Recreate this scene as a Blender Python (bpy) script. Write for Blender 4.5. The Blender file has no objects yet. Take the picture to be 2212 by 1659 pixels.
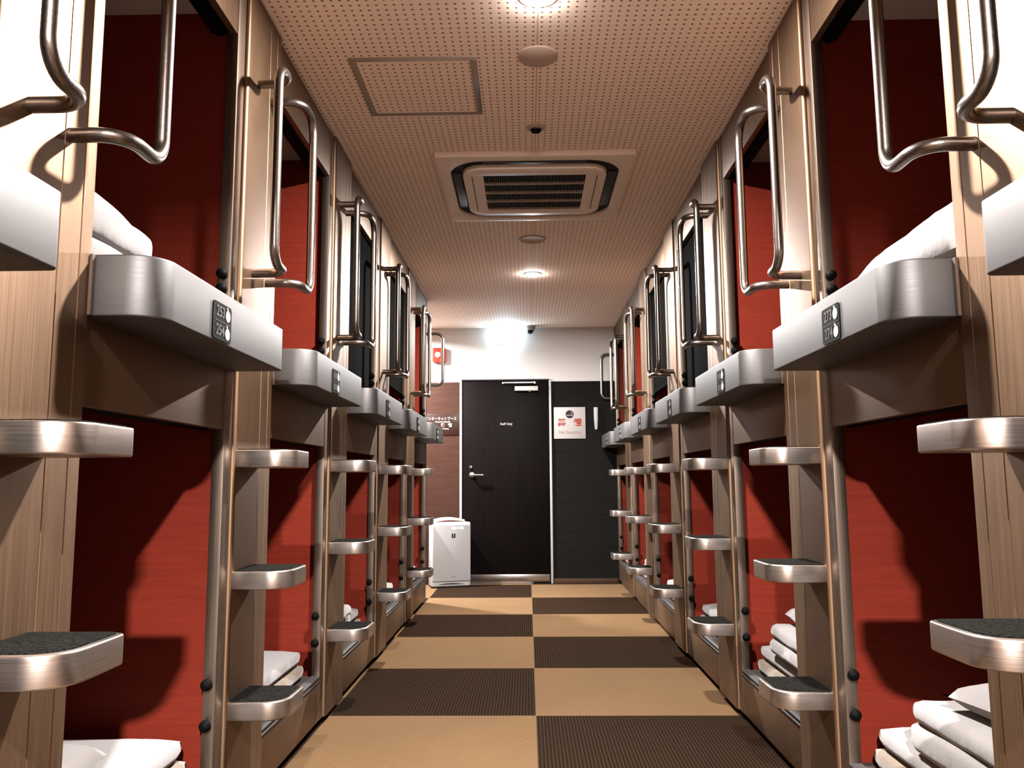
import bpy, bmesh, math, random
from mathutils import Vector, Matrix, noise

random.seed(7)
SC = bpy.context.scene
COL = SC.collection
PI = math.pi

# ------------------------------------------------------------------ dimensions
WL, WR = -0.8823, 0.8586          # planes of the two bunk fronts
H = 2.5305                        # ceiling
YE = 8.06                         # end wall
P = 1.128                         # one bunk column along the aisle
L0 = 2.3232 - P                   # start of the first full column on the left
R0 = 2.4205 - P
TILE = 0.88
TY0 = 3.5717                      # one tile joint
LAMPS = (-1.08, 2.425, 5.93)      # downlights along the aisle

# ------------------------------------------------------------------ materials
def mat(name, col, rough=0.5, metal=0.0, spec=0.5, emit=None, estr=0.0, coat=0.0):
    m = bpy.data.materials.new(name); m.use_nodes = True
    b = m.node_tree.nodes['Principled BSDF']
    b.inputs['Base Color'].default_value = (*col, 1)
    b.inputs['Roughness'].default_value = rough
    b.inputs['Metallic'].default_value = metal
    b.inputs['Specular IOR Level'].default_value = spec if metal > 0.5 else spec * 0.2
    b.inputs['Coat Weight'].default_value = coat
    if emit:
        b.inputs['Emission Color'].default_value = (*emit, 1)
        b.inputs['Emission Strength'].default_value = estr
    return m

def nodes(m):
    nt = m.node_tree
    return nt, nt.nodes['Principled BSDF'], nt.nodes.new, nt.links.new

def ramp(nt, fac, stops):
    r = nt.nodes.new('ShaderNodeValToRGB')
    e = r.color_ramp.elements
    while len(e) < len(stops): e.new(0.5)
    for i, (p, c) in enumerate(stops):
        e[i].position = p; e[i].color = (*c, 1)
    nt.links.new(fac, r.inputs['Fac'])
    return r.outputs['Color']

def coords(nt, scale=(1, 1, 1), kind='Object'):
    tc = nt.nodes.new('ShaderNodeTexCoord'); mp = nt.nodes.new('ShaderNodeMapping')
    mp.inputs['Scale'].default_value = scale
    nt.links.new(tc.outputs[kind], mp.inputs['Vector'])
    return mp.outputs['Vector']

def noise_tex(nt, vec, scale, detail=3, rough=0.55):
    n = nt.nodes.new('ShaderNodeTexNoise')
    n.inputs['Scale'].default_value = scale; n.inputs['Detail'].default_value = detail
    n.inputs['Roughness'].default_value = rough
    nt.links.new(vec, n.inputs['Vector'])
    return n.outputs['Fac']

def bump(nt, b, h, strength, dist):
    bn = nt.nodes.new('ShaderNodeBump')
    bn.inputs['Strength'].default_value = strength; bn.inputs['Distance'].default_value = dist
    nt.links.new(h, bn.inputs['Height']); nt.links.new(bn.outputs['Normal'], b.inputs['Normal'])

def brushed(name, c0, c1, rough, scale=(60, 60, 1.2), metal=1.0, aniso=0.0):
    m = mat(name, c0, rough, metal)
    nt, b, N, Lk = nodes(m)
    f = noise_tex(nt, coords(nt, scale), 4, 4)
    Lk(ramp(nt, f, [(0.3, c0), (0.7, c1)]), b.inputs['Base Color'])
    mr = N('ShaderNodeMapRange'); mr.inputs['To Min'].default_value = rough * 0.85; mr.inputs['To Max'].default_value = rough * 1.2
    Lk(f, mr.inputs['Value']); Lk(mr.outputs['Result'], b.inputs['Roughness'])
    if aniso:                                   # level hairlines spread highlights up and down
        tg = N('ShaderNodeTangent'); tg.direction_type = 'RADIAL'; tg.axis = 'Z'
        Lk(tg.outputs['Tangent'], b.inputs['Tangent']); b.inputs['Anisotropic'].default_value = aniso; b.inputs['Anisotropic Rotation'].default_value = 0.25
    return m

def wood(name, c0, c1, rough, scale, coat=0.0, spec=0.3):
    m = mat(name, c0, rough, coat=coat, spec=spec)
    nt, b, N, Lk = nodes(m)
    f = noise_tex(nt, coords(nt, scale), 5, 6, 0.65)
    Lk(ramp(nt, f, [(0.3, c0), (0.72, c1)]), b.inputs['Base Color'])
    return m

def cloth(name, col):
    m = mat(name, col, 0.9, spec=0.2)
    nt, b, N, Lk = nodes(m)
    f = noise_tex(nt, coords(nt), 14, 4)
    bump(nt, b, f, 0.35, 0.012)
    b.inputs['Sheen Weight'].default_value = 0.2
    return m

M = {}
M['panel'] = brushed('champagne_steel', (0.1463, 0.0885, 0.0522), (0.1739, 0.1059, 0.0632), 0.50, aniso=0.4)
M['alu'] = brushed('brushed_aluminium', (0.0976, 0.0918, 0.0907), (0.1084, 0.1023, 0.1011), 0.56, (1.5, 1.5, 120), aniso=0.15)
M['stepalu'] = brushed('step_aluminium', (0.390, 0.335, 0.300), (0.425, 0.368, 0.330), 0.34, (1.5, 1.5, 120), aniso=0.4)
M['rail'] = brushed('bronzed_tube', (0.1637, 0.1412, 0.1248), (0.1964, 0.1719, 0.1535), 0.30, (40, 40, 40))
M['post'] = brushed('post_steel', (0.1488, 0.1116, 0.0868), (0.1798, 0.1364, 0.1085), 0.46, aniso=0.4)
M['bracket'] = mat('bracket_brown', (0.045, 0.028, 0.020), 0.5)
M['redwood'] = wood('red_laminate', (0.0900, 0.0108, 0.0056), (0.1188, 0.0142, 0.0074), 0.5, (1.2, 1.2, 22))
M['cream'] = mat('cream_laminate', (0.2604, 0.1922, 0.1550), 0.6)
M['black'] = mat('black_plastic', (0.0022, 0.0022, 0.0022), 0.6, spec=0.15)
M['darkbase'] = mat('dark_base', (0.018, 0.017, 0.016), 0.7)
M['floorboard'] = mat('bunk_board', (0.03, 0.025, 0.022), 0.7)
M['plate'] = mat('plate_black', (0.0026, 0.0024, 0.0022), 0.6, spec=0.12)
M['plateink'] = mat('plate_grey_ink', (0.034, 0.031, 0.028), 0.5)
M['platewhite'] = mat('plate_white_ink', (0.24, 0.23, 0.215), 0.5)
M['white'] = mat('white_plastic', (0.2790, 0.2697, 0.2635), 0.4)
M['offwhite'] = mat('ac_plastic', (0.78, 0.64, 0.56), 0.45)
M['speaker'] = mat('speaker_cover', (0.44, 0.33, 0.28), 0.7)
M['hatchframe'] = mat('hatch_frame', (0.30, 0.235, 0.195), 0.5)
M['acslot'] = mat('ac_slot', (0.014, 0.016, 0.017), 0.6)
M['steel'] = brushed('kick_steel', (0.3844, 0.3472, 0.3224), (0.4464, 0.4092, 0.3844), 0.25, (2, 60, 60))
M['doorframe'] = mat('pale_door_frame', (0.2604, 0.2480, 0.2418), 0.4)
M['signwhite'] = mat('sign_white', (0.2790, 0.2542, 0.2418), 0.45)
M['signbrown'] = mat('sign_brown', (0.016, 0.0065, 0.0045), 0.4)
M['ink'] = mat('black_ink', (0.012, 0.011, 0.011), 0.5)
M['redink'] = mat('red_ink', (0.2114, 0.0188, 0.0119), 0.5)
M['pinkink'] = mat('faded_red_ink', (0.1964, 0.1190, 0.1101), 0.5)
M['whiteink'] = mat('white_letter', (0.2116, 0.1985, 0.1888), 0.5)
M['alarm'] = mat('alarm_red', (0.2790, 0.0167, 0.0093), 0.35)
M['glass_dark'] = mat('dark_dome', (0.01, 0.01, 0.012), 0.08, coat=0.5)
M['lamp'] = mat('lamp_diffuser', (0.9, 0.9, 0.9), 0.5, emit=(1, 0.95, 0.90), estr=320)
M['exit'] = mat('exit_light_cover', (0.9, 0.95, 1.0), 0.4, emit=(0.55, 0.83, 1.0), estr=62)
M['cyan'] = mat('display_light', (0.6, 0.9, 0.85), 0.4, emit=(0.25, 1.0, 0.85), estr=1.0)
M['lampred'] = mat('alarm_lens', (0.9, 0.72, 0.68), 0.3, emit=(1, 0.75, 0.7), estr=0.25)
M['sheet'] = cloth('white_sheet', (0.1742, 0.1615, 0.1573))
M['mattress'] = cloth('beige_ticking', (0.115, 0.088, 0.066))
M['wainscot_l'] = wood('brown_wood_board', (0.0206, 0.0085, 0.0059), (0.0343, 0.0147, 0.0099), 0.5, (0.8, 1, 22))
M['wainscot_r'] = wood('charcoal_wood_board', (0.0028, 0.0025, 0.0020), (0.0062, 0.0058, 0.0045), 0.75, (0.8, 1, 24), spec=0.25)
M['door'] = wood('dark_door_veneer', (0.0019, 0.0016, 0.0014), (0.0040, 0.0024, 0.0022), 0.5, (22, 1, 0.7), spec=0.12)
M['base'] = wood('brown_baseboard', (0.0310, 0.0161, 0.0112), (0.0434, 0.0223, 0.0155), 0.5, (0.8, 1, 22))
M['paper'] = mat('wall_paper', (0.43, 0.405, 0.39), 0.85, spec=0.2)
nt, b, N, Lk = nodes(M['paper'])
bump(nt, b, noise_tex(nt, coords(nt), 160, 2), 0.15, 0.003)
M['sidepaint'] = wood('side_wall_board', (0.050, 0.030, 0.022), (0.080, 0.046, 0.034), 0.6, (0.8, 0.8, 22))

def pad_mat():
    m = mat('grip_carpet', (0.03, 0.03, 0.028), 0.95, spec=0.1)
    nt, b, N, Lk = nodes(m)
    f = noise_tex(nt, coords(nt), 220, 2)
    Lk(ramp(nt, f, [(0.35, (0.0022, 0.0022, 0.0019)), (0.75, (0.0115, 0.0105, 0.009))]), b.inputs['Base Color'])
    bump(nt, b, f, 0.6, 0.004)
    return m
M['pad'] = pad_mat()

def math_node(nt, op, a, bb=None, c=None):
    n = nt.nodes.new('ShaderNodeMath'); n.operation = op
    for i, v in enumerate((a, bb, c)):
        if v is None: continue
        if isinstance(v, (int, float)): n.inputs[i].default_value = v
        else: nt.links.new(v, n.inputs[i])
    return n.outputs[0]

def ceiling_mat(joint=True):
    """pale board with rows of small round holes; a joint with no holes runs along the aisle"""
    m = mat('perforated_board', (0.86, 0.70, 0.61), 0.75, spec=0.2)
    nt, b, N, Lk = nodes(m)
    tc = N('ShaderNodeTexCoord'); sp = N('ShaderNodeSeparateXYZ'); Lk(tc.outputs['Object'], sp.inputs[0])
    pit = 0.0285
    def frac(o, off):
        a = math_node(nt, 'ADD', o, off); a = math_node(nt, 'DIVIDE', a, pit); a = math_node(nt, 'FRACT', a)
        return math_node(nt, 'MULTIPLY', math_node(nt, 'SUBTRACT', a, 0.5), pit)
    fx = frac(sp.outputs[0], 10.0 * pit - 0.022 + pit * 100); fy = frac(sp.outputs[1], 200 * pit)
    r = math_node(nt, 'SQRT', math_node(nt, 'ADD', math_node(nt, 'MULTIPLY', fx, fx), math_node(nt, 'MULTIPLY', fy, fy)))
    hole = math_node(nt, 'LESS_THAN', r, 0.0048)
    seam = math_node(nt, 'LESS_THAN', math_node(nt, 'ABSOLUTE', math_node(nt, 'SUBTRACT', sp.outputs[0], 0.022)), 0.0016)
    mx = N('ShaderNodeMix'); mx.data_type = 'RGBA'
    mx.inputs['A'].default_value = (0.86, 0.70, 0.61, 1); mx.inputs['B'].default_value = (0.25, 0.14, 0.10, 1)
    Lk(math_node(nt, 'MAXIMUM', hole, math_node(nt, 'MULTIPLY', seam, 0.7 if joint else 0.0)), mx.inputs['Factor'])
    Lk(mx.outputs['Result'], b.inputs['Base Color'])
    return m
M['ceiling'] = ceiling_mat()
M['infill'] = ceiling_mat(False)

def floor_mat():
    """square tatami mats in two colours, laid as a chequerboard; the dark ones are ribbed along the aisle"""
    m = mat('tatami_mats', (0.4, 0.3, 0.18), 0.8, spec=0.06)
    nt, b, N, Lk = nodes(m)
    tc = N('ShaderNodeTexCoord'); sp = N('ShaderNodeSeparateXYZ'); Lk(tc.outputs['Object'], sp.inputs[0])
    x, y = sp.outputs[0], sp.outputs[1]
    ix = math_node(nt, 'FLOOR', math_node(nt, 'DIVIDE', x, TILE))
    ty = math_node(nt, 'DIVIDE', math_node(nt, 'SUBTRACT', y, TY0), TILE)
    iy = math_node(nt, 'FLOOR', ty)
    par = math_node(nt, 'MODULO', math_node(nt, 'ADD', math_node(nt, 'ADD', ix, iy), 100), 2)   # 1 = dark?
    dark = math_node(nt, 'GREATER_THAN', par, 0.5)
    # weave
    rib = math_node(nt, 'SINE', math_node(nt, 'MULTIPLY', x, 2 * PI / 0.0135))
    ribs = math_node(nt, 'MULTIPLY_ADD', rib, 0.5, 0.5)
    n1 = noise_tex(nt, coords(nt, (1, 9, 1)), 40, 3)
    n2 = noise_tex(nt, coords(nt), 2.2, 3)
    cd = ramp(nt, ribs, [(0.25, (0.0075, 0.0037, 0.0019)), (0.9, (0.0185, 0.0105, 0.0062))])
    ct = ramp(nt, n1, [(0.3, (0.0809, 0.0469, 0.0229)), (0.7, (0.1004, 0.0603, 0.0312))])
    mx = N('ShaderNodeMix'); mx.data_type = 'RGBA'
    Lk(dark, mx.inputs['Factor']); Lk(ct, mx.inputs['A']); Lk(cd, mx.inputs['B'])
    # joints between mats
    def edge(o, wid):
        f = math_node(nt, 'FRACT', o)
        d = math_node(nt, 'MINIMUM', f, math_node(nt, 'SUBTRACT', 1.0, f))
        return math_node(nt, 'LESS_THAN', math_node(nt, 'MULTIPLY', d, TILE), wid)
    e = math_node(nt, 'MAXIMUM', edge(math_node(nt, 'DIVIDE', x, TILE), 0.0022), edge(ty, 0.0025))
    m2 = N('ShaderNodeMix'); m2.data_type = 'RGBA'; m2.inputs['B'].default_value = (0.08, 0.05, 0.03, 1)
    Lk(math_node(nt, 'MULTIPLY', e, 0.7), m2.inputs['Factor']); Lk(mx.outputs['Result'], m2.inputs['A'])
    m3 = N('ShaderNodeMix'); m3.data_type = 'RGBA'; m3.blend_type = 'MULTIPLY'
    m3.inputs['Factor'].default_value = 1
    Lk(m2.outputs['Result'], m3.inputs['A']); Lk(ramp(nt, n2, [(0.3, (0.9, 0.9, 0.9)), (0.7, (1, 1, 1))]), m3.inputs['B'])
    Lk(m3.outputs['Result'], b.inputs['Base Color'])
    hgt = math_node(nt, 'MULTIPLY', ribs, dark)
    bump(nt, b, math_node(nt, 'ADD', hgt, math_node(nt, 'MULTIPLY', n1, 0.4)), 0.5, 0.003)
    return m
M['floor'] = floor_mat()

# ------------------------------------------------------------------ mesh building
class MB:
    """collects shapes; sgn mirrors the outward direction so one description serves both rows"""
    def __init__(s, sgn=1): s.v = []; s.f = []; s.m = []; s.sgn = sgn
    def add(s, vs, fs, mi=0):
        o = len(s.v); s.v += [tuple(p) for p in vs]
        for f in fs: s.f.append([i + o for i in f]); s.m.append(mi)
    def box(s, x0, x1, y0, y1, z0, z1, mi=0):
        vs = [(x, y, z) for x in (x0, x1) for y in (y0, y1) for z in (z0, z1)]
        s.add(vs, [(0, 1, 3, 2), (4, 6, 7, 5), (0, 4, 5, 1), (2, 3, 7, 6), (0, 2, 6, 4), (1, 5, 7, 3)], mi)
    def prism(s, poly, a0, a1, axis='z', mi=0):
        n = len(poly)
        def pt(p, a):
            return {'z': (p[0], p[1], a), 'y': (p[0], a, p[1]), 'x': (a, p[0], p[1])}[axis]
        vs = [pt(p, a0) for p in poly] + [pt(p, a1) for p in poly]
        fs = [list(range(n)), list(range(n, 2 * n))] + [(i, (i + 1) % n, n + (i + 1) % n, n + i) for i in range(n)]
        s.add(vs, fs, mi)
    def tube(s, path, r, n=14, mi=0, cap=True):
        pts = [Vector(p) for p in path]; rings = []; up = None
        for i, p in enumerate(pts):
            t = (pts[min(i + 1, len(pts) - 1)] - pts[max(i - 1, 0)]).normalized()
            if up is None:
                up = t.orthogonal().normalized()
            up = (up - t * up.dot(t)).normalized(); w = t.cross(up)
            rings.append([p + r * (math.cos(2 * PI * k / n) * up + math.sin(2 * PI * k / n) * w) for k in range(n)])
        vs = [v for rg in rings for v in rg]; fs = []
        for i in range(len(rings) - 1):
            for k in range(n):
                fs.append((i * n + k, i * n + (k + 1) % n, (i + 1) * n + (k + 1) % n, (i + 1) * n + k))
        if cap: fs += [list(range(n)), list(range((len(rings) - 1) * n, len(rings) * n))]
        s.add(vs, fs, mi)
    def lathe(s, prof, c, axis='z', n=32, mi=0):
        """prof: (radius, height) pairs"""
        c = Vector(c); vs = []; fs = []
        for r, h in prof:
            for k in range(n):
                a = 2 * PI * k / n; u, w = r * math.cos(a), r * math.sin(a)
                vs.append(c + Vector({'z': (u, w, h), 'y': (u, h, w), 'x': (h, u, w)}[axis]))
        for i in range(len(prof) - 1):
            for k in range(n):
                fs.append((i * n + k, i * n + (k + 1) % n, (i + 1) * n + (k + 1) % n, (i + 1) * n + k))
        if prof[0][0] > 1e-6: fs.append(list(range(n)))
        if prof[-1][0] > 1e-6: fs.append(list(range((len(prof) - 1) * n, len(prof) * n)))
        s.add(vs, fs, mi)
    def mesh(s, name, mats, bevel=0.0, segs=2, angle=35):
        me = bpy.data.meshes.new(name)
        me.from_pydata([(x * s.sgn, y, z) for x, y, z in s.v], [], s.f)
        for m in mats: me.materials.append(M[m] if isinstance(m, str) else m)
        for p, mi in zip(me.polygons, s.m): p.material_index = mi
        bm = bmesh.new(); bm.from_mesh(me)
        bmesh.ops.remove_doubles(bm, verts=bm.verts, dist=1e-6)
        bmesh.ops.recalc_face_normals(bm, faces=bm.faces)
        if bevel:
            es = [e for e in bm.edges if len(e.link_faces) == 2 and e.calc_face_angle() > math.radians(28)]
            bmesh.ops.bevel(bm, geom=es, offset=bevel, segments=segs, affect='EDGES', profile=0.5, clamp_overlap=True)
        bm.to_mesh(me); bm.free()
        for p in me.polygons: p.use_smooth = True
        me.set_sharp_from_angle(angle=math.radians(angle))
        return me

def link(name, me, parent=None, loc=(0, 0, 0)):
    o = bpy.data.objects.new(name, me); COL.objects.link(o); o.location = loc
    if parent: o.parent = parent
    return o

def part(name, mb, mats, parent=None, bevel=0.0, segs=2, angle=35, label=None, loc=(0, 0, 0)):
    o = link(name, mb.mesh(name, mats if isinstance(mats, (list, tuple)) else [mats], bevel, segs, angle), parent, loc)
    if label: o['label'] = label
    return o

def tag(o, label, cat, group=None):
    o['label'] = label; o['category'] = cat
    if group: o['group'] = group
    return o

def thing(name, label, cat, loc=(0, 0, 0), rz=0, group=None):
    o = bpy.data.objects.new(name, None); COL.objects.link(o)
    o.empty_display_size = 0.1; o.location = loc; o.rotation_euler = (0, 0, rz)
    return tag(o, label, cat, group)

def struct(name, mb, mats, bevel=0.0):
    o = part(name, mb, mats, None, bevel); o['kind'] = 'structure'
    return o

def dup(root, loc, label, group=None, rz=None):
    """copy of a thing with copies of its parts and sub-parts (mesh data shared)"""
    r = root.copy(); COL.objects.link(r); r.location = loc; r['label'] = label
    if rz is not None: r.rotation_euler = (0, 0, rz)
    if group: r['group'] = group
    for ch in list(root.children):
        c = ch.copy(); COL.objects.link(c); c.parent = r
        for g in list(ch.children):
            d = g.copy(); COL.objects.link(d); d.parent = c
    return r

def fillet(path, radii, n=8):
    """round the inner corners of a polyline"""
    pts = [Vector(p) for p in path]; out = [pts[0]]
    for i in range(1, len(pts) - 1):
        a, p, c = pts[i - 1], pts[i], pts[i + 1]
        d1 = (a - p).normalized(); d2 = (c - p).normalized(); r = radii[i - 1]
        th = d1.angle(d2); t = r / math.tan(th / 2)
        ctr = p + (d1 + d2).normalized() * (r / math.sin(th / 2))
        s0, s1 = p + d1 * t, p + d2 * t
        for k in range(n + 1):
            f = k / n; v = (s0 - ctr).lerp(s1 - ctr, f)
            # slerp on the arc
            ang = (s0 - ctr).angle(s1 - ctr)
            v = ((s0 - ctr) * math.sin((1 - f) * ang) + (s1 - ctr) * math.sin(f * ang)) / math.sin(ang)
            out.append(ctr + v)
    out.append(pts[-1])
    return out

def round_poly(pts, radii, n=8):
    """closed polygon with rounded corners, 2-d"""
    res = []; m = len(pts)
    for i in range(m):
        a, p, c = Vector((*pts[i - 1], 0)), Vector((*pts[i], 0)), Vector((*pts[(i + 1) % m], 0))
        r = radii[i]
        if r <= 0: res.append((p.x, p.y)); continue
        d1 = (a - p).normalized(); d2 = (c - p).normalized(); th = d1.angle(d2); t = r / math.tan(th / 2)
        ctr = p + (d1 + d2).normalized() * (r / math.sin(th / 2)); s0, s1 = p + d1 * t - ctr, p + d2 * t - ctr
        ang = s0.angle(s1)
        for k in range(n + 1):
            f = k / n; v = (s0 * math.sin((1 - f) * ang) + s1 * math.sin(f * ang)) / math.sin(ang)
            res.append((ctr.x + v.x, ctr.y + v.y))
    return res

def rrect(x0, x1, y0, y1, r, n=6):
    return round_poly([(x0, y0), (x1, y0), (x1, y1), (x0, y1)], [r] * 4, n)

def text_geo(body, size, weight=0.0, ext=0.0006, align='CENTER'):
    """flat letters as (verts, faces) in the xy plane"""
    cu = bpy.data.curves.new('lettering', 'FONT'); cu.body = body; cu.size = size
    cu.align_x = align; cu.align_y = 'CENTER'; cu.offset = weight; cu.extrude = ext; cu.resolution_u = 3
    o = bpy.data.objects.new('lettering', cu); COL.objects.link(o)
    dg = bpy.context.evaluated_depsgraph_get(); dg.update()
    me = bpy.data.meshes.new_from_object(o.evaluated_get(dg))
    vs = [v.co.copy() for v in me.vertices]; fs = [list(p.vertices) for p in me.polygons]
    bpy.data.objects.remove(o); bpy.data.curves.remove(cu); bpy.data.meshes.remove(me)
    return vs, fs

def put_text(mb, body, size, fn, mi, weight=0.0, ext=0.0006, sx=1.0, align='CENTER'):
    vs, fs = text_geo(body, size, weight, ext, align)
    mb.add([fn(v.x * sx, v.y, v.z) for v in vs], fs, mi)

# ------------------------------------------------------------------ the room
mb = MB(); mb.box(-3.4, 3.0, -3.2, YE + 0.2, -0.08, 0.0)
fl = struct('floor', mb, 'floor')
mb = MB(); mb.box(-3.4, 3.0, -3.2, YE + 0.2, H, H + 0.06)
struct('ceiling', mb, 'ceiling')
mb = MB(); mb.box(-3.4, 1.1, YE, YE + 0.1, 1.98, H); struct('wall_far', mb, 'paper')
mb = MB(); mb.box(-3.4, -0.70, YE, YE + 0.1, 0.0, 1.98); struct('trim_1', mb, 'wainscot_l')
mb = MB(); mb.box(0.215, 1.1, YE, YE + 0.1, 0.0, 1.98); struct('trim_2', mb, 'wainscot_r')
mb = MB(); mb.box(0.222, 0.845, YE - 0.012, YE, 0.0, 0.045); struct('baseboard_far', mb, 'base', 0.002)
mb = MB(); mb.box(-3.4, -3.3, L0 + 5 * P, YE, 0, H); struct('wall_left', mb, 'paper')
mb = MB(); mb.box(WL - 0.1, WL, -3.2, L0 - P, 0, H); struct('wall_left_front', mb, 'sidepaint')
mb = MB(); mb.box(WR, WR + 0.1, -3.2, R0 - P, 0, H); struct('wall_right', mb, 'sidepaint')
mb = MB(); mb.box(WL - 0.1, WR + 0.1, -3.3, -3.2, 0, H); struct('wall_near', mb, 'sidepaint')

# ------------------------------------------------------------------ bunk columns
PW = 0.322            # width of the ladder panel
def digits(kind, mb, fn):
    pass

def make_plate(parent, sgn, nums, label):
    """black number plate on the long face of the shelf: two rows, each with a room number and a little white mark"""
    d0 = 0.1475; s0, s1, z0, z1 = 0.592, 0.703, 1.311, 1.391
    # plate stands slightly taller than wide in the photo: keep it upright
    s0, s1, z0, z1 = 0.590, 0.702, 1.313, 1.400
    mb = MB(sgn)
    pl = rrect(s0, s1, z0, z1, 0.010)
    mb.prism(pl, d0 - 0.002, d0 + 0.002, 'x', 0)
    df = d0 + 0.0026; zm = (z0 + z1) / 2
    mb.box(df - 0.001, df + 0.0003, s0 + 0.008, s1 - 0.008, zm - 0.0007, zm + 0.0007, 1)
    for row in (0, 1):
        zc = zm + (0.0215 if row == 0 else -0.0215)
        if sgn > 0: sn, sm = s0 + 0.043, s1 - 0.024        # reading direction follows the aisle
        else: sn, sm = s1 - 0.043, s0 + 0.024
        if nums:
            put_text(mb, nums[row], 0.036, lambda x, y, z: (df + z, sn + sgn * x, zc + y), 1, 0.0004, 0.0004, 0.95)
        else:
            for k in range(3):
                q = sn + sgn * (k - 1) * 0.018
                mb.box(df - 0.001, df + 0.0003, q - 0.004, q + 0.004, zc - 0.011, zc + 0.011, 1)
        mb.prism([(sm + 0.0135 * math.cos(a), zc - 0.002 + 0.0135 * math.sin(a)) for a in [2 * PI * k / 20 for k in range(20)]],
                 df - 0.001, df + 0.0006, 'x', 2)
        mb.prism([(sm - sgn * 0.003, zc + 0.009), (sm + sgn * 0.003, zc + 0.009), (sm - sgn * 0.004, zc + 0.019), (sm - sgn * 0.008, zc + 0.017)],
                 df - 0.001, df + 0.0006, 'x', 2)
    return part('number_plate', mb, ['plate', 'plateink', 'platewhite'], parent, label=label)

def make_column(sgn, label, nums, loc):
    root = thing('capsule_bunk', label, 'capsule bed', loc, 0, 'steel capsule bunk columns lining the aisle')
    g = 0.0022
    # ladder panel with two fold lines
    s = [0.004, 0.207, 0.209, 0.211, 0.277, 0.279, 0.281, PW]
    d = [0.014, 0.014, 0.014 - g, 0.014, 0.014, 0.014 - g, 0.014, 0.014]
    mb = MB(sgn); mb.prism(round_poly([(-0.03, s[0])] + list(zip(d, s)) + [(-0.03, PW)],
                                      [0, 0.012, 0, 0, 0, 0, 0, 0, 0.006, 0], 6), 0.03, 2.522)
    part('ladder_panel', mb, 'panel', root)
    mb = MB(sgn); mb.box(-0.03, 0.004, 1.068, P - 0.001, 0.03, 2.522); part('jamb_post', mb, 'post', root, 0.002)
    mb = MB(sgn); mb.box(-0.02, 0.002, PW, 1.068, 2.318, 2.522); part('header_panel', mb, 'panel', root, 0.0015)
    mb = MB(sgn); mb.box(-0.02, 0.002, PW, 1.068, 1.135, 1.428); part('fascia_panel', mb, 'panel', root, 0.0015)
    mb = MB(sgn); mb.box(-0.02, 0.002, PW, 1.068, 0.03, 0.184); part('kick_panel', mb, 'panel', root, 0.0015)
    mb = MB(sgn); mb.box(-0.03, 0.006, PW, 1.068, 0.184, 0.191); mb.box(-0.03, 0.0, PW, 1.068, 0.191, 0.201); mb.box(-0.03, 0.006, PW, 1.068, 0.201, 0.207)
    part('sill_rail', mb, 'alu', root, 0.001)
    mb = MB(sgn); mb.box(-0.08, -0.045, 0.0, P, 0.0, 0.05); part('plinth', mb, 'darkbase', root)
    # cabin
    for a, bb in ((0.006, 0.035), (1.093, P - 0.006)):
        mb = MB(sgn); mb.box(-2.0, -0.031, a, bb, 0.06, 2.5); part('side_wall', mb, 'redwood', root)
    mb = MB(sgn); mb.box(-2.03, -2.0, 0.006, P - 0.006, 0.06, 2.5); part('back_wall', mb, 'redwood', root)
    for z0, z1, m in ((2.402, 2.43, 'cream'), (1.19, 1.22, 'cream')):
        mb = MB(sgn); mb.box(-2.0, -0.031, 0.035, 1.093, z0, z1); part('cabin_ceiling', mb, m, root)
    for z in (0.17, 1.385):
        mb = MB(sgn); mb.box(-2.0, -0.031, 0.035, 1.093, z, z + 0.03); part('bunk_board', mb, 'floorboard', root)
    for z0, z1 in ((2.335, 2.40), (1.145, 1.188)):
        mb = MB(sgn); mb.box(-0.085, -0.031, 0.037, 1.091, z0, z1)
        mb.tube([(-0.058, 0.04, z0 + 0.004), (-0.058, 1.088, z0 + 0.004)], 0.016, 10)
        part('roller_blind', mb, 'black', root)
    for z in (0.444, 0.337, 1.583, 1.540):
        mb = MB(sgn)
        mb.lathe([(0.007, 0.004), (0.007, -0.009), (0.016, -0.010), (0.0155, -0.016), (0.011, -0.022), (0.004, -0.025), (0.0, -0.0255)],
                 (-0.016, 1.068, z), 'y', 18)
        part('blind_knob', mb, 'black', root)
    # shelf at the foot of the upper bunk
    mb = MB(sgn)
    mb.prism(round_poly([(0.0, 0.326), (0.147, 0.326), (0.147, P - 0.004), (0.0, P - 0.004)], [0, 0.07, 0.014, 0], 14), 1.307, 1.430)
    sh = part('shelf', mb, 'alu', root, 0.004, 3)
    make_plate(sh, sgn, nums, ('black number plate reading %s over %s' % nums) if nums else None)
    mb = MB(sgn); mb.box(0.0, 0.02, 0.314, 0.326, 1.307, 1.428); part('shelf_bracket', mb, 'bracket', root, 0.002)
    # steps
    out = round_poly([(0.0, 0.012), (0.176, 0.012), (0.176, 0.205), (0.0, 0.205)], [0, 0.068, 0.016, 0], 14)
    ins = round_poly([(0.013, 0.024), (0.165, 0.024), (0.165, 0.195), (0.013, 0.195)], [0.003, 0.060, 0.010, 0.003], 14)
    for zt in (0.376, 0.735, 1.081):
        mb = MB(sgn); mb.prism(out, zt - 0.051, zt); st = part('step', mb, 'stepalu', root, 0.004, 3)
        mb = MB(sgn); mb.prism(ins, zt - 0.004, zt + 0.003); part('grip_pad', mb, 'pad', st, 0.001)
    # hand rails
    for sm, sb, zt in ((0.104, -0.020, 2.245), (0.226, 0.374, 2.245)):
        mb = MB(sgn); dd = 0.117
        pth = [(0.01, sm, 1.628), (dd, sm, 1.628), (dd, sb, 1.628), (dd, sb, zt), (dd, sm, zt), (0.01, sm, zt)]
        mb.tube(fillet(pth, [0.055, 0.052, 0.060, 0.055], 9), 0.0140, 16)
        part('handrail', mb, 'rail', root)
    return root

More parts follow.
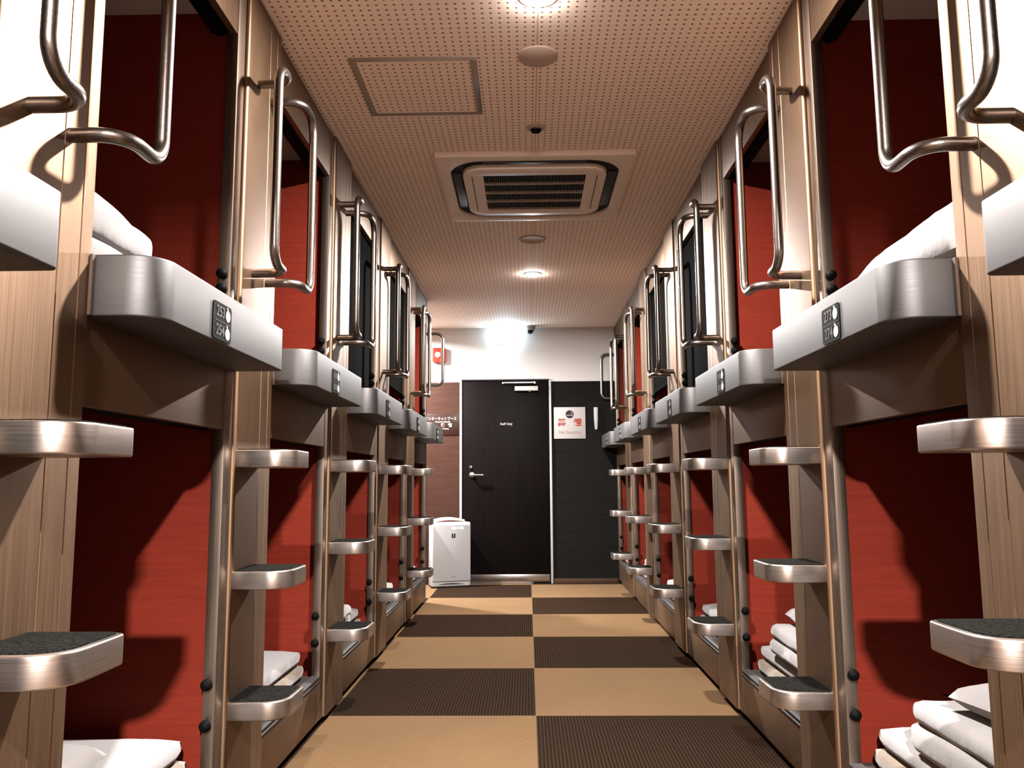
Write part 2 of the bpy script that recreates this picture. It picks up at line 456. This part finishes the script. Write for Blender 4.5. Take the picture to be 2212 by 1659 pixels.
LLAB = ['steel capsule bunk column cut off by the left photo edge, only its shelf end showing',
        'nearest full steel bunk column on the left, plate reading 253 and 254',
        'second full steel bunk column on the left, white mattress edge behind its lowest step',
        'third full steel bunk column on the left, bluish glow on its ladder panel',
        'fourth full steel bunk column on the left, two columns before the air purifier end',
        'last steel bunk column on the left, its rail overlapping the red fire alarm']
RLAB = ['steel capsule bunk column cut off by the right photo edge, only its shelf corner showing',
        'nearest full steel bunk column on the right, plate reading 273 and 274',
        'second full steel bunk column on the right, folded duvet and pillow in its lower bunk',
        'third full steel bunk column on the right, pale bundle just above its lowest step',
        'fourth full steel bunk column on the right, counting from the camera',
        'second to last steel bunk column on the right, before the far dark wall',
        'last steel bunk column on the right, touching the charcoal end wall']

colL = []; colR = []
def place_columns(sgn, x, start, labs, nums_first, store):
    proto = None
    for i, lb in enumerate(labs):
        loc = (x, start + (i - 1) * P, 0)
        if i == 1:
            o = make_column(sgn, lb, nums_first, loc)
        elif proto is None:
            o = make_column(sgn, lb, None, loc); proto = o
        else:
            o = dup(proto, loc, lb)
        store.append(o)
place_columns(1, WL, L0, LLAB, ('253', '254'), colL)
place_columns(-1, WR, R0, RLAB, ('273', '274'), colR)
# guessed blinds: black sheets added to turn the middle upper openings near-black
M['dark_fill'] = mat('dark_fill_cloth', (0.0016, 0.0016, 0.0014), 0.9, spec=0.05)
for sgn, cols in ((1, colL), (-1, colR)):
    for k, zb in ((3, 1.418), (4, 1.60)):
        mb = MB(sgn); mb.box(-0.030, -0.026, 0.324, 1.066, zb, 2.316); mb.box(-0.0305, -0.021, 0.324, 1.066, zb, zb + 0.022)
        part('added_dark_blind', mb, 'dark_fill', cols[k], 0.001)
for sgn, o in ((1, colL[-1]), (-1, colR[-1])):
    mb = MB(sgn); q = P - 0.03
    mb.tube(fillet([(0.0, q, 1.80), (0.142, q, 1.80), (0.142, q, 2.243), (0.0, q, 2.243)], [0.055, 0.055], 9), 0.0135, 16)
    part('grab_handle', mb, 'rail', o, label='short end handle')
# steel side closing the last left column towards the side passage
mb = MB(1); mb.box(-2.03, 0.004, P - 0.005, P, 0.03, 2.522); part('end_panel', mb, 'panel', colL[-1], 0.001)

# ------------------------------------------------------------------ bedding
def slab(mb, x0, x1, y0, y1, z0, z1, r, amp=0.004, seed=0, nx=26, ny=20, sag=0.0):
    """soft rounded slab: a subdivided box pushed onto a rounded profile with small folds"""
    cx, cy, cz = (x0 + x1) / 2, (y0 + y1) / 2, (z0 + z1) / 2
    hx, hy, hz = (x1 - x0) / 2, (y1 - y0) / 2, (z1 - z0) / 2
    nz = 6; vs = []; idx = {}
    def vert(i, j, k):
        key = (i, j, k)
        if key in idx: return idx[key]
        u, v, w = 2 * i / nx - 1, 2 * j / ny - 1, 2 * k / nz - 1
        p = Vector((u * hx, v * hy, w * hz))
        q = Vector((max(-hx + r, min(hx - r, p.x)), max(-hy + r, min(hy - r, p.y)), max(-hz + min(r, hz * .98), min(hz - min(r, hz * .98), p.z))))
        dlt = p - q
        rr = Vector((r, r, min(r, hz * .98)))
        if dlt.length > 1e-9:
            e = Vector((dlt.x / rr.x, dlt.y / rr.y, dlt.z / rr.z))
            m = max(abs(e.x), abs(e.y), abs(e.z)); e = e.normalized() * m
            p = q + Vector((e.x * rr.x, e.y * rr.y, e.z * rr.z))
        nn = noise.noise(Vector((p.x * 7 + seed, p.y * 7, p.z * 9 + seed)))
        p += Vector((0.6, 0.6, 1.0)) * amp * nn
        p.z -= sag * (u * u) * (w > 0)
        vs.append(Vector((cx, cy, cz)) + p); idx[key] = len(vs) - 1
        return idx[key]
    fs = []
    for i in range(nx):
        for j in range(ny):
            for k in (0, nz): fs.append((vert(i, j, k), vert(i + 1, j, k), vert(i + 1, j + 1, k), vert(i, j + 1, k)))
    for i in range(nx):
        for k in range(nz):
            for j in (0, ny): fs.append((vert(i, j, k), vert(i + 1, j, k), vert(i + 1, j, k + 1), vert(i, j, k + 1)))
    for j in range(ny):
        for k in range(nz):
            for i in (0, nx): fs.append((vert(i, j, k), vert(i, j + 1, k), vert(i, j + 1, k + 1), vert(i, j, k + 1)))
    mb.add(vs, fs)

def pillow_mb(a, bb, h, seed=0):
    """plump pillow with pinched corners, lying flat, base at z = 0"""
    mb = MB(); n = 22; vs = []; fs = []
    for sd in (1, -1):
        o = len(vs)
        for i in range(n + 1):
            for j in range(n + 1):
                u, v = 2 * i / n - 1, 2 * j / n - 1
                t = max(0.0, (1 - abs(u) ** 3.4) * (1 - abs(v) ** 3.4)) ** 0.40
                x = a * u * (1 - 0.07 * (1 - v * v) * abs(u) ** 3); y = bb * v * (1 - 0.09 * (1 - u * u) * abs(v) ** 3)
                w = 0.10 * noise.noise(Vector((x * 9 + seed, y * 9, sd * 2.0))) + 0.06 * noise.noise(Vector((x * 22, y * 16 + seed, sd)))
                z = h * (sd * t * 0.5 * (1 + w * 1.2)) * (1.0 if sd > 0 else 0.8)
                vs.append((x, y, z + h * 0.4))
        for i in range(n):
            for j in range(n):
                q = o + i * (n + 1) + j; fs.append((q, q + 1, q + n + 2, q + n + 1))
    mb.add(vs, fs)
    return mb

def soft(name, mb, m, label, cat, loc, rot=(0, 0, 0), group=None):
    o = part(name, mb, m, None, 0, angle=70)
    o.location = loc; o.rotation_euler = rot
    return tag(o, label, cat, group)

MATT = {}
def bed_mattress(side, i, label, label2=None):
    """two stacked futons on the lower board"""
    col = (colL if side > 0 else colR)[i]; x, y, _ = col.location
    key = side
    if key not in MATT:
        mb = MB(side); slab(mb, -1.95, -0.050, 0.045, 1.060, 0.200, 0.262, 0.03, 0.003, 1)
        m1 = mb.mesh('mattress', [M['mattress']], 0, angle=70)
        mb = MB(side); slab(mb, -1.95, -0.062, 0.055, 1.050, 0.258, 0.317, 0.029, 0.003, 5)
        m2 = mb.mesh('sheet', [M['sheet']], 0, angle=70)
        MATT[key] = (m1, m2)
    r = thing('futon_mattress', label, 'mattress', (x, y, 0), 0, 'futon mattresses in the lower bunks')
    link('base_layer', MATT[key][0], r); link('sheet_layer', MATT[key][1], r)
    return r

lw = ['nearest left lower bunk', 'second left lower bunk', 'third left lower bunk', 'fourth left lower bunk', 'fifth left lower bunk']
rw = ['nearest right lower bunk', 'second right lower bunk', 'third right lower bunk', 'fourth right lower bunk', 'fifth right lower bunk', 'last right lower bunk']
for i in range(5): bed_mattress(1, i + 1, 'white sheeted futon mattress lying in the ' + lw[i])
for i in range(6): bed_mattress(-1, i + 1, 'white sheeted futon mattress lying in the ' + rw[i])

def duvet(side, i, dc, sc, label, z=0.318, hx=0.30, hy=0.27, layers=(0.062, 0.050), group='folded white duvets', lean=0.0):
    col = (colL if side > 0 else colR)[i]; x, y, _ = col.location
    mb = MB(side); zz = 0
    for k, t in enumerate(layers):
        slab(mb, -hx + 0.012 * k, hx - 0.006 * k, -hy + 0.006 * k, hy - 0.01 * k, zz, zz + t, min(0.03, t * 0.48), 0.010, 3 * k + i + side)
        zz += t - 0.004
    o = soft('folded_duvet', mb, 'sheet', label, 'duvet', (x + side * dc, y + sc, z), (0, 0, lean), group)
    return o
def pillow(side, i, dc, sc, z, label, a=0.28, bb=0.20, h=0.12, rot=(0, 0, 0), seed=0, group='white pillows'):
    col = (colL if side > 0 else colR)[i]; x, y, _ = col.location
    return soft('pillow', pillow_mb(a, bb, h, seed), 'sheet', label, 'pillow', (x + side * dc, y + sc, z), rot, group)

# right row
duvet(-1, 1, -0.36, 0.50, 'white duvet folded twice under the pillow in the nearest right lower bunk', hx=0.31, hy=0.33, layers=(0.072, 0.06))
pillow(-1, 1, -0.37, 0.47, 0.442, 'white pillow on the folded duvet in the nearest right lower bunk', 0.27, 0.25, 0.105, (0, 0, 0.1), 2)
duvet(-1, 2, -0.33, 0.55, 'white duvet folded under the pillow in the second right lower bunk', hx=0.29, hy=0.28, layers=(0.062, 0.055))
pillow(-1, 2, -0.32, 0.54, 0.428, 'white pillow on the folded duvet in the second right lower bunk', 0.26, 0.24, 0.11, (0, 0, -0.15), 5)
duvet(-1, 3, -0.36, 0.45, 'pale folded duvet showing over the lowest step in the third right lower bunk', hx=0.28, hy=0.30, layers=(0.055,))
duvet(-1, 5, -0.30, 0.50, 'pale folded duvet seen as a white speck in the fifth right lower bunk', hx=0.26, hy=0.30, layers=(0.055, 0.05))
pillow(-1, 1, -0.215, 0.615, 1.555, 'big white pillow above the shelf in the nearest right upper bunk', 0.235, 0.27, 0.12, (0.0, -0.60, 0.08), 8)
duvet(-1, 1, -0.40, 0.48, 'white duvet under the big pillow in the nearest right upper bunk', z=1.44, hx=0.31, hy=0.36, layers=(0.055,))
# left row
pillow(1, 1, -0.24, 0.48, 0.335, 'white pillow at the left end of the nearest left lower bunk', 0.20, 0.17, 0.11, (0, 0, 0.3), 11)
duvet(1, 3, -0.30, 0.45, 'pale folded duvet over the lowest step of the third left lower bunk', hx=0.26, hy=0.30, layers=(0.055,))
pillow(1, 1, -0.315, 0.555, 1.665, 'white pillow with a pointed corner in the nearest left upper bunk', 0.225, 0.22, 0.10, (0.0, 0.62, -0.12), 14)
duvet(1, 1, -0.36, 0.46, 'white duvet under the pointed pillow in the nearest left upper bunk', z=1.44, hx=0.29, hy=0.34, layers=(0.085, 0.08))

# thin mattresses the upper bedding lies on
for side, cols, nm in ((1, colL, 'left'), (-1, colR, 'right')):
    x, y, _ = cols[1].location
    mb = MB(side); slab(mb, -1.95, -0.06, 0.05, 1.06, 1.416, 1.456, 0.02, 0.0015, 2)
    soft('futon_mattress', mb, 'mattress', 'thin beige mattress under the bedding of the nearest %s upper bunk' % nm, 'mattress', (x, y, 0), group='futon mattresses in the upper bunks')

# ------------------------------------------------------------------ ceiling fittings
def ceil_round(name, label, cat, x, y, prof, m, group=None):
    mb = MB(); mb.lathe([(r, -h) for r, h in prof], (0, 0, 0), 'z', 48)
    o = part(name, mb, m, None, 0, angle=40); o.location = (x, y, H)
    return tag(o, label, cat, group)
ceil_round('ceiling_speaker', 'flat round brown-pink speaker cover on the ceiling nearest the camera', 'speaker', 0.025, 2.80,
           [(0.073, 0.0), (0.073, 0.004), (0.069, 0.007), (0.0, 0.008)], 'speaker', 'round ceiling speakers')
ceil_round('ceiling_speaker', 'flat round speaker cover on the ceiling between air conditioner and far lamp', 'speaker', 0.018, 5.05,
           [(0.088, 0.0), (0.088, 0.004), (0.080, 0.008), (0.074, 0.006), (0.0, 0.009)], 'speaker', 'round ceiling speakers')

def downlight(y, label):
    r = thing('downlight', label, 'ceiling light', (0.022, y, H), 0, 'recessed round ceiling lights')
    mb = MB(); mb.lathe([(0.052, 0.0), (0.064, 0.0), (0.064, -0.004), (0.053, -0.006), (0.052, 0.0)], (0, 0, 0), 'z', 40)
    part('trim_ring', mb, 'white', r)
    mb = MB(); mb.lathe([(0.052, -0.0005), (0.051, -0.008), (0.044, -0.014), (0.026, -0.0175), (0.0, -0.0185)], (0, 0, 0), 'z', 40)
    part('diffuser', mb, 'lamp', r, label='glowing diffuser')
downlight(LAMPS[1], 'round white ceiling light cut by the top edge of the photo')
downlight(LAMPS[2], 'round white ceiling light beyond the air conditioner, fully in view')

# access hatch
r = thing('access_hatch', 'square ceiling hatch with a brown frame and perforated infill', 'hatch', (-0.437, 3.025, H))
mb = MB(); a = 0.235; w = 0.022
for x0, x1, y0, y1 in ((-a, a, -a, -a + w), (-a, a, a - w, a), (-a, -a + w, -a + w, a - w), (a - w, a, -a + w, a - w)):
    mb.box(x0, x1, y0, y1, -0.005, 0.0)
part('frame', mb, 'hatchframe', r, 0.0012)
mb = MB(); mb.box(-a + w + 0.004, a - w - 0.004, -a + w + 0.004, a - w - 0.004, -0.004, 0.0)
part('infill_panel', mb, 'infill', r)

# sprinkler
r = thing('sprinkler', 'small dark sprinkler head in a round plate on the ceiling', 'sprinkler', (0.024, 3.40, H))
mb = MB(); mb.lathe([(0.042, 0.0), (0.041, -0.004), (0.024, -0.009), (0.020, -0.006), (0.0, -0.006)], (0, 0, 0), 'z', 32); part('escutcheon', mb, 'speaker', r)
mb = MB(); mb.lathe([(0.009, -0.004), (0.009, -0.010), (0.005, -0.011), (0.005, -0.016)], (0, 0, 0), 'z', 14); part('nozzle', mb, 'steel', r)
mb = MB()
for sx in (-1, 1): mb.tube([(sx * 0.008, 0, -0.006), (sx * 0.022, 0, -0.013), (sx * 0.006, 0, -0.020)], 0.0045, 8)
part('yoke', mb, 'black', r)
mb = MB(); mb.lathe([(0.0, -0.018), (0.021, -0.019), (0.021, -0.021), (0.0, -0.022)], (0, 0, 0), 'z', 18); part('deflector', mb, 'black', r)

# cassette air conditioner
ac = thing('air_conditioner', 'square white ceiling cassette air conditioner with dark grille', 'air conditioner', (0.022, 4.13, H))
mb = MB()
def ring(mb, oo, ii, z0, z1, mi=0):
    n = len(oo); vs = [(p[0], p[1], z) for z in (z0, z1) for q in (oo, ii) for p in q]
    fs = []
    for k in range(n):
        k2 = (k + 1) % n
        fs += [(k, k2, n + k2, n + k), (2 * n + k, 2 * n + k2, 3 * n + k2, 3 * n + k), (k, k2, 2 * n + k2, 2 * n + k), (n + k, n + k2, 3 * n + k2, 3 * n + k)]
    mb.add(vs, fs, mi)
A = 0.478
ring(mb, rrect(-A, A, -A, A, 0.012, 10), rrect(-0.418, 0.418, -0.418, 0.418, 0.17, 10), -0.026, 0.0)
part('frame', mb, 'offwhite', ac, 0.003)
mb = MB(); mb.prism(rrect(-0.416, 0.416, -0.416, 0.416, 0.168, 10), -0.012, -0.002); part('air_slot', mb, 'acslot', ac)
mb = MB(); ring(mb, rrect(-0.358, 0.358, -0.345, 0.345, 0.10, 10), rrect(-0.256, 0.256, -0.256, 0.256, 0.006, 10), -0.036, -0.008)
part('intake_panel', mb, 'offwhite', ac, 0.004)
mb = MB()
for sx in (-1, 1): mb.box(sx * 0.312 - 0.002, sx * 0.312 + 0.002, -0.25, 0.25, -0.0375, -0.0355)
part('panel_joint', mb, 'acslot', ac)
gr_ = MB(); gr_.box(-0.255, 0.255, -0.255, 0.255, -0.020, -0.010); gp = part('intake_grille', gr_, 'acslot', ac)
mb = MB()
for k in range(44):
    x = -0.25 + 0.5 * (k + 0.5) / 44; mb.box(x - 0.0014, x + 0.0014, -0.255, 0.255, -0.033, -0.018)
part('fins', mb, mat('grille_fin', (0.085, 0.085, 0.085), 0.5), gp)
mb = MB()
for k in (-1, 0, 1): mb.box(-0.255, 0.255, k * 0.128 - 0.0018, k * 0.128 + 0.0018, -0.034, -0.018)
part('cross_bar', mb, 'offwhite', gp)
for sx, sy in ((-1, 0), (1, 0), (0, -1), (0, 1)):
    mb = MB()
    if sx: mb.box(sx * 0.388 - 0.022, sx * 0.388 + 0.022, -0.25, 0.25, -0.018, -0.013)
    else: mb.box(-0.25, 0.25, sy * 0.381 - 0.022, sy * 0.381 + 0.022, -0.018, -0.013)
    part('louvre', mb, mat('louvre_dark', (0.035, 0.037, 0.038), 0.4), ac, 0.002)

# dome camera
r = thing('dome_camera', 'small white security camera with a black dome by the far ceiling edge', 'camera', (0.010, 7.985, H))
mb = MB(); mb.lathe([(0.052, 0.0), (0.052, -0.030), (0.046, -0.040), (0.040, -0.044)], (0, 0, 0), 'z', 32); part('housing', mb, 'white', r)
mb = MB(); mb.lathe([(0.038, -0.042)] + [(0.036 * math.cos(a), -0.046 - 0.034 * math.sin(a)) for a in [k * PI / 16 for k in range(8)]] + [(0.0, -0.080)], (0, 0, 0), 'z', 32)
part('dome', mb, 'glass_dark', r, label='black glossy dome')

# exit light
r = thing('emergency_light', 'glowing bluish white emergency light box above the far door', 'light', (-0.232, YE, 2.44))
mb = MB(); mb.box(-0.085, 0.085, -0.012, 0.0, -0.08, 0.09); part('back_box', mb, 'white', r, 0.003)
mb = MB(); mb.prism(rrect(-0.079, 0.079, -0.072, 0.084, 0.012), -0.06, -0.012, 'y'); part('light_cover', mb, 'exit', r, 0.006, 3, label='glowing cover')

# fire alarm
r = thing('fire_alarm', 'red fire alarm call point with a white centre on the far wall', 'fire alarm', (-0.905, YE, 2.25))
mb = MB(); mb.prism(rrect(-0.068, 0.068, -0.075, 0.075, 0.022), -0.05, 0.0, 'y'); part('housing', mb, 'alarm', r, 0.008, 3)
mb = MB(); mb.lathe([(0.0, -0.066), (0.018, -0.063), (0.027, -0.054), (0.027, -0.048)], (-0.012, 0, 0.004), 'y', 28); part('button', mb, 'lampred', r)

# ------------------------------------------------------------------ far door
x0, x1, zt = -0.700, 0.215, 2.005
mb = MB(); mb.box(x0 + 0.024, x1 - 0.024, YE - 0.004, YE + 0.04, 0.008, zt - 0.012)
door = struct('door_1', mb, 'door', 0.001)
mb = MB()
for xa, xb in ((x0, x0 + 0.022), (x1 - 0.022, x1)): mb.box(xa, xb, YE - 0.014, YE + 0.05, 0.0, zt)
part('door_frame', mb, 'doorframe', door, 0.002)
mb = MB(); mb.box(x0 + 0.016, x1 - 0.016, YE - 0.015, YE + 0.05, zt - 0.012, zt); part('frame_head', mb, 'ink', door)
mb = MB(); mb.box(-0.60, 0.181, YE - 0.008, YE - 0.003, 0.010, 0.088); part('kick_plate', mb, 'steel', door, 0.001)
mb = MB(); mb.box(x0 + 0.024, 0.02, YE - 0.02, YE + 0.03, 0.0, 0.007); part('threshold', mb, 'steel', door)
mb = MB(); mb.lathe([(0.027, -0.004), (0.027, -0.013), (0.013, -0.016), (0.011, -0.05)], (-0.580, YE, 1.053), 'y', 24)
mb.tube(fillet([(-0.580, YE - 0.045, 1.053), (-0.565, YE - 0.058, 1.053), (-0.463, YE - 0.056, 1.051)], [0.012], 5), 0.010, 12)
part('door_handle', mb, 'steel', door, label='steel lever handle')
mb = MB(); mb.lathe([(0.015, -0.004), (0.015, -0.012), (0.0, -0.013)], (-0.590, YE, 1.131), 'y', 20); part('lock_cylinder', mb, 'steel', door)
mb = MB(); mb.prism(rrect(-0.148, 0.083, 1.884, 1.928, 0.004), YE - 0.055, YE - 0.003, 'y'); mb.lathe([(0.008, 0.0), (0.008, -0.012)], (0.0, YE - 0.03, 1.884), 'z', 12)
cl = part('door_closer', mb, mat('closer_grey', (0.3100, 0.2914, 0.2790), 0.45), door, 0.003)
mb = MB(); mb.tube([(-0.262, YE - 0.05, 1.962), (-0.10, YE - 0.068, 1.962), (0.056, YE - 0.058, 1.965)], 0.008, 10)
mb.lathe([(0.012, -0.008), (0.012, 0.008)], (-0.262, YE - 0.05, 1.962), 'z', 14); mb.lathe([(0.012, -0.012), (0.012, 0.008)], (0.054, YE - 0.058, 1.964), 'z', 14)
part('closer_arm', mb, mat('closer_arm_steel', (0.35, 0.33, 0.31), 0.35, 0.9), cl)
mb = MB(); put_text(mb, 'Staff Only', 0.031, lambda x, y, z: (-0.236 + x, YE - 0.0046 - z, 1.556 + y), 0, 0.0006)
part('lettering', mb, 'whiteink', door, label='white words Staff Only')

# no smoking sign
r = thing('no_smoking_sign', 'square white no smoking sign with red characters right of the door', 'sign', (0.396, YE, 1.562))
mb = MB(); mb.box(-0.157, 0.157, -0.006, 0.0, -0.157, 0.157); part('board', mb, 'signwhite', r, 0.0015)
mb = MB(); zc = 0.085; yy = -0.0064
mb.prism([(0.040 * math.cos(2 * PI * k / 36), zc + 0.040 * math.sin(2 * PI * k / 36)) for k in range(36)], yy, -0.005, 'y', 0)
mb.box(-0.030, -0.018, yy - 0.0008, yy, zc - 0.013, zc - 0.004, 1); mb.box(-0.012, 0.029, yy - 0.0008, yy, zc - 0.013, zc - 0.004, 1)
mb.tube([(0.026, yy, zc), (0.020, yy, zc + 0.008), (0.027, yy, zc + 0.014), (0.010, yy, zc + 0.022)], 0.0022, 6, 1)
mb.tube([(-0.026, yy - 0.0004, zc + 0.024), (0.027, yy - 0.0004, zc - 0.027)], 0.0028, 6, 2)
part('pictogram', mb, ['ink', 'signwhite', mat('sign_dark_red', (0.10, 0.008, 0.008), 0.5)], r, label='black disc with a cigarette')
mb = MB()
put_text(mb, '禁', 0.082, lambda x, y, z: (-0.079 + x, -0.0064 - z, -0.001 + y), 0, 0.0022)
put_text(mb, '煙', 0.082, lambda x, y, z: (0.079 + x, -0.0064 - z, -0.001 + y), 0, 0.0022)
part('characters', mb, 'redink', r)
mb = MB(); put_text(mb, 'No Smoking', 0.043, lambda x, y, z: (x, -0.0064 - z, -0.094 + y), 0, 0.0005, sx=1.02)
part('caption', mb, 'pinkink', r, label='faded pink words No Smoking')

# tapered white holder
mb = MB()
pr = [(-0.020, 0.111), (0.020, 0.111), (0.018, -0.02), (0.013, -0.111), (-0.011, -0.111), (-0.018, -0.02)]
mb.prism(pr, -0.022, 0.0, 'y')
o = part('wall_holder', mb, 'white', None, 0.003); o.location = (0.657, YE, 1.604)
tag(o, 'narrow white tapered holder on the charcoal wall right of the no smoking sign', 'holder')

# direction sign
r = thing('direction_sign', 'dark brown sign with white Japanese lettering left of the door', 'sign', (-0.86, YE, 1.556))
mb = MB(); mb.box(-0.20, 0.158, -0.006, 0.0, -0.108, 0.108); part('board', mb, 'signbrown', r, 0.001)
mb = MB()
put_text(mb, 'インターネットブース', 0.037, lambda x, y, z: (-0.030 + x, -0.0064 - z, 0.056 + y), 0, 0.0007, sx=0.86)
put_text(mb, 'Internet Booth', 0.025, lambda x, y, z: (-0.010 + x, -0.0064 - z, 0.026 + y), 0, 0.0004)
put_text(mb, '喫', 0.040, lambda x, y, z: (-0.008 + x, -0.0064 - z, -0.010 + y), 0, 0.0012)
put_text(mb, '煙', 0.040, lambda x, y, z: (0.062 + x, -0.0064 - z, -0.010 + y), 0, 0.0012)
put_text(mb, 'Smoking', 0.020, lambda x, y, z: (0.016 + x, -0.0064 - z, -0.043 + y), 0, 0.0003)
part('lettering', mb, 'whiteink', r, label='white lettering')

# ------------------------------------------------------------------ air purifier
ap = thing('air_purifier', 'white upright air purifier standing on the floor left of the door', 'air purifier', (-0.752, 7.75, 0), math.radians(17))
w = 0.192
mb = MB(); mb.prism(round_poly([(-w, 0.0), (w, 0.0), (w * 0.93, 0.235), (-w * 0.93, 0.235)], [0.028, 0.028, 0.05, 0.05], 8), 0.012, 0.605)
part('body', mb, 'white', ap, 0.012, 3)
mb = MB(); mb.prism(round_poly([(-w * 0.97, 0.01), (w * 0.97, 0.01), (w * 0.9, 0.22), (-w * 0.9, 0.22)], [0.02] * 4, 6), 0.0, 0.014); part('foot', mb, 'ink', ap)
mb = MB()
mb.prism([(-0.155, 0.595)] + [(-0.155 + 0.31 * k / 14, 0.625 + 0.022 * math.sin(PI * k / 14)) for k in range(15)] + [(0.155, 0.595)], 0.11, 0.225, 'y')
part('top_cover', mb, 'white', ap, 0.006, 3)
mb = MB(); mb.prism([(-0.135, 0.600)] + [(-0.135 + 0.27 * k / 12, 0.6065 + 0.016 * math.sin(PI * k / 12)) for k in range(13)] + [(0.135, 0.600)], 0.095, 0.112, 'y')
part('air_outlet', mb, mat('outlet_brown', (0.06, 0.026, 0.022), 0.6), ap)
mb = MB(); mb.prism(rrect(-w + 0.014, w - 0.010, 0.062, 0.585, 0.014), -0.008, 0.004, 'y'); fp = part('front_panel', mb, mat('panel_white', (0.2232, 0.2139, 0.2139), 0.35), ap, 0.004, 3)
mb = MB(); 
for cx, ww in ((0.022, 0.020), (0.060, 0.006), (0.096, 0.017)): mb.prism(rrect(cx - ww, cx + ww, 0.543, 0.563, 0.005), -0.0095, -0.006, 'y')
part('display', mb, 'cyan', fp, label='glowing cyan display')
mb = MB(); mb.box(0.001, 0.038, -0.0095, -0.006, 0.462, 0.500); mb.prism([(0.016, 0.472), (0.022, 0.470), (0.025, 0.481), (0.022, 0.492), (0.017, 0.491)], -0.0102, -0.009, 'y', 1)
part('badge', mb, ['ink', 'hatchframe'], fp, label='small black square badge')
mb = MB(); mb.box(-0.004, 0.044, -0.0093, -0.006, 0.1, 0.106); part('maker_mark', mb, mat('mark_grey', (0.10, 0.09, 0.09), 0.5), fp)
mb = MB(); mb.prism([(-0.12 + 0.24 * k / 14, 0.034 + 0.012 * math.sin(PI * k / 14)) for k in range(15)], -0.0035, 0.004, 'y'); part('front_slot', mb, mat('slot_shadow', (0.05, 0.026, 0.024), 0.6), ap)

# ------------------------------------------------------------------ light
def area(name, loc, size, power, col, spread=PI, rot=(0, 0, 0)):
    l = bpy.data.lights.new(name, 'AREA'); l.shape = 'DISK'; l.size = size; l.energy = power; l.color = col; l.spread = spread
    o = bpy.data.objects.new(name, l); COL.objects.link(o); o.location = loc; o.rotation_euler = rot
    return o
WARM = (1.0, 0.96, 0.93)
PW_ = (1000, 225, 215)
for y, p, sp in zip(LAMPS, PW_, (158, 180, 180)): area('downlight_lamp', (0.022, y, H - 0.021), 0.10, p, WARM, math.radians(sp))
area('passage_lamp', (-1.56, 7.41, H - 0.012), 0.12, 360, (0.97, 0.98, 1.0), math.radians(165))
area('passage_lamp', (-3.0, 7.4, H - 0.012), 0.12, 90, WARM, math.radians(165))

wd = bpy.data.worlds.new('world'); SC.world = wd; wd.use_nodes = True
wd.node_tree.nodes['Background'].inputs[0].default_value = (0.9, 0.7, 0.55, 1)
wd.node_tree.nodes['Background'].inputs[1].default_value = 0.0

# ------------------------------------------------------------------ camera
pitch, yaw, roll, f = 0.1202, 0.0187, -0.0068, 1748.8
fw = Vector((-math.sin(yaw) * math.cos(pitch), math.cos(yaw) * math.cos(pitch), math.sin(pitch)))
rt = Vector((math.cos(yaw), math.sin(yaw), 0)); up = rt.cross(fw)
rt2 = math.cos(roll) * rt + math.sin(roll) * up; up2 = -math.sin(roll) * rt + math.cos(roll) * up
cam = bpy.data.cameras.new('camera'); cam.sensor_width = 36; cam.lens = f / 2212 * 36; cam.clip_start = 0.02
co = bpy.data.objects.new('camera', cam); COL.objects.link(co)
co.matrix_world = Matrix((( rt2.x, up2.x, -fw.x, -0.0251), (rt2.y, up2.y, -fw.y, 0.0), (rt2.z, up2.z, -fw.z, 0.9837), (0, 0, 0, 1)))
SC.camera = co

vs = SC.view_settings
vs.view_transform = 'Standard'; vs.look = 'None'; vs.exposure = 0.25; vs.gamma = 1.0; vs.use_curve_mapping = False
SC.cycles.max_bounces = 10; SC.cycles.diffuse_bounces = 4; SC.cycles.glossy_bounces = 6
SC.cycles.use_denoising = True
SC.cycles.caustics_refractive = False
SC.cycles.sample_clamp_indirect = 6.0
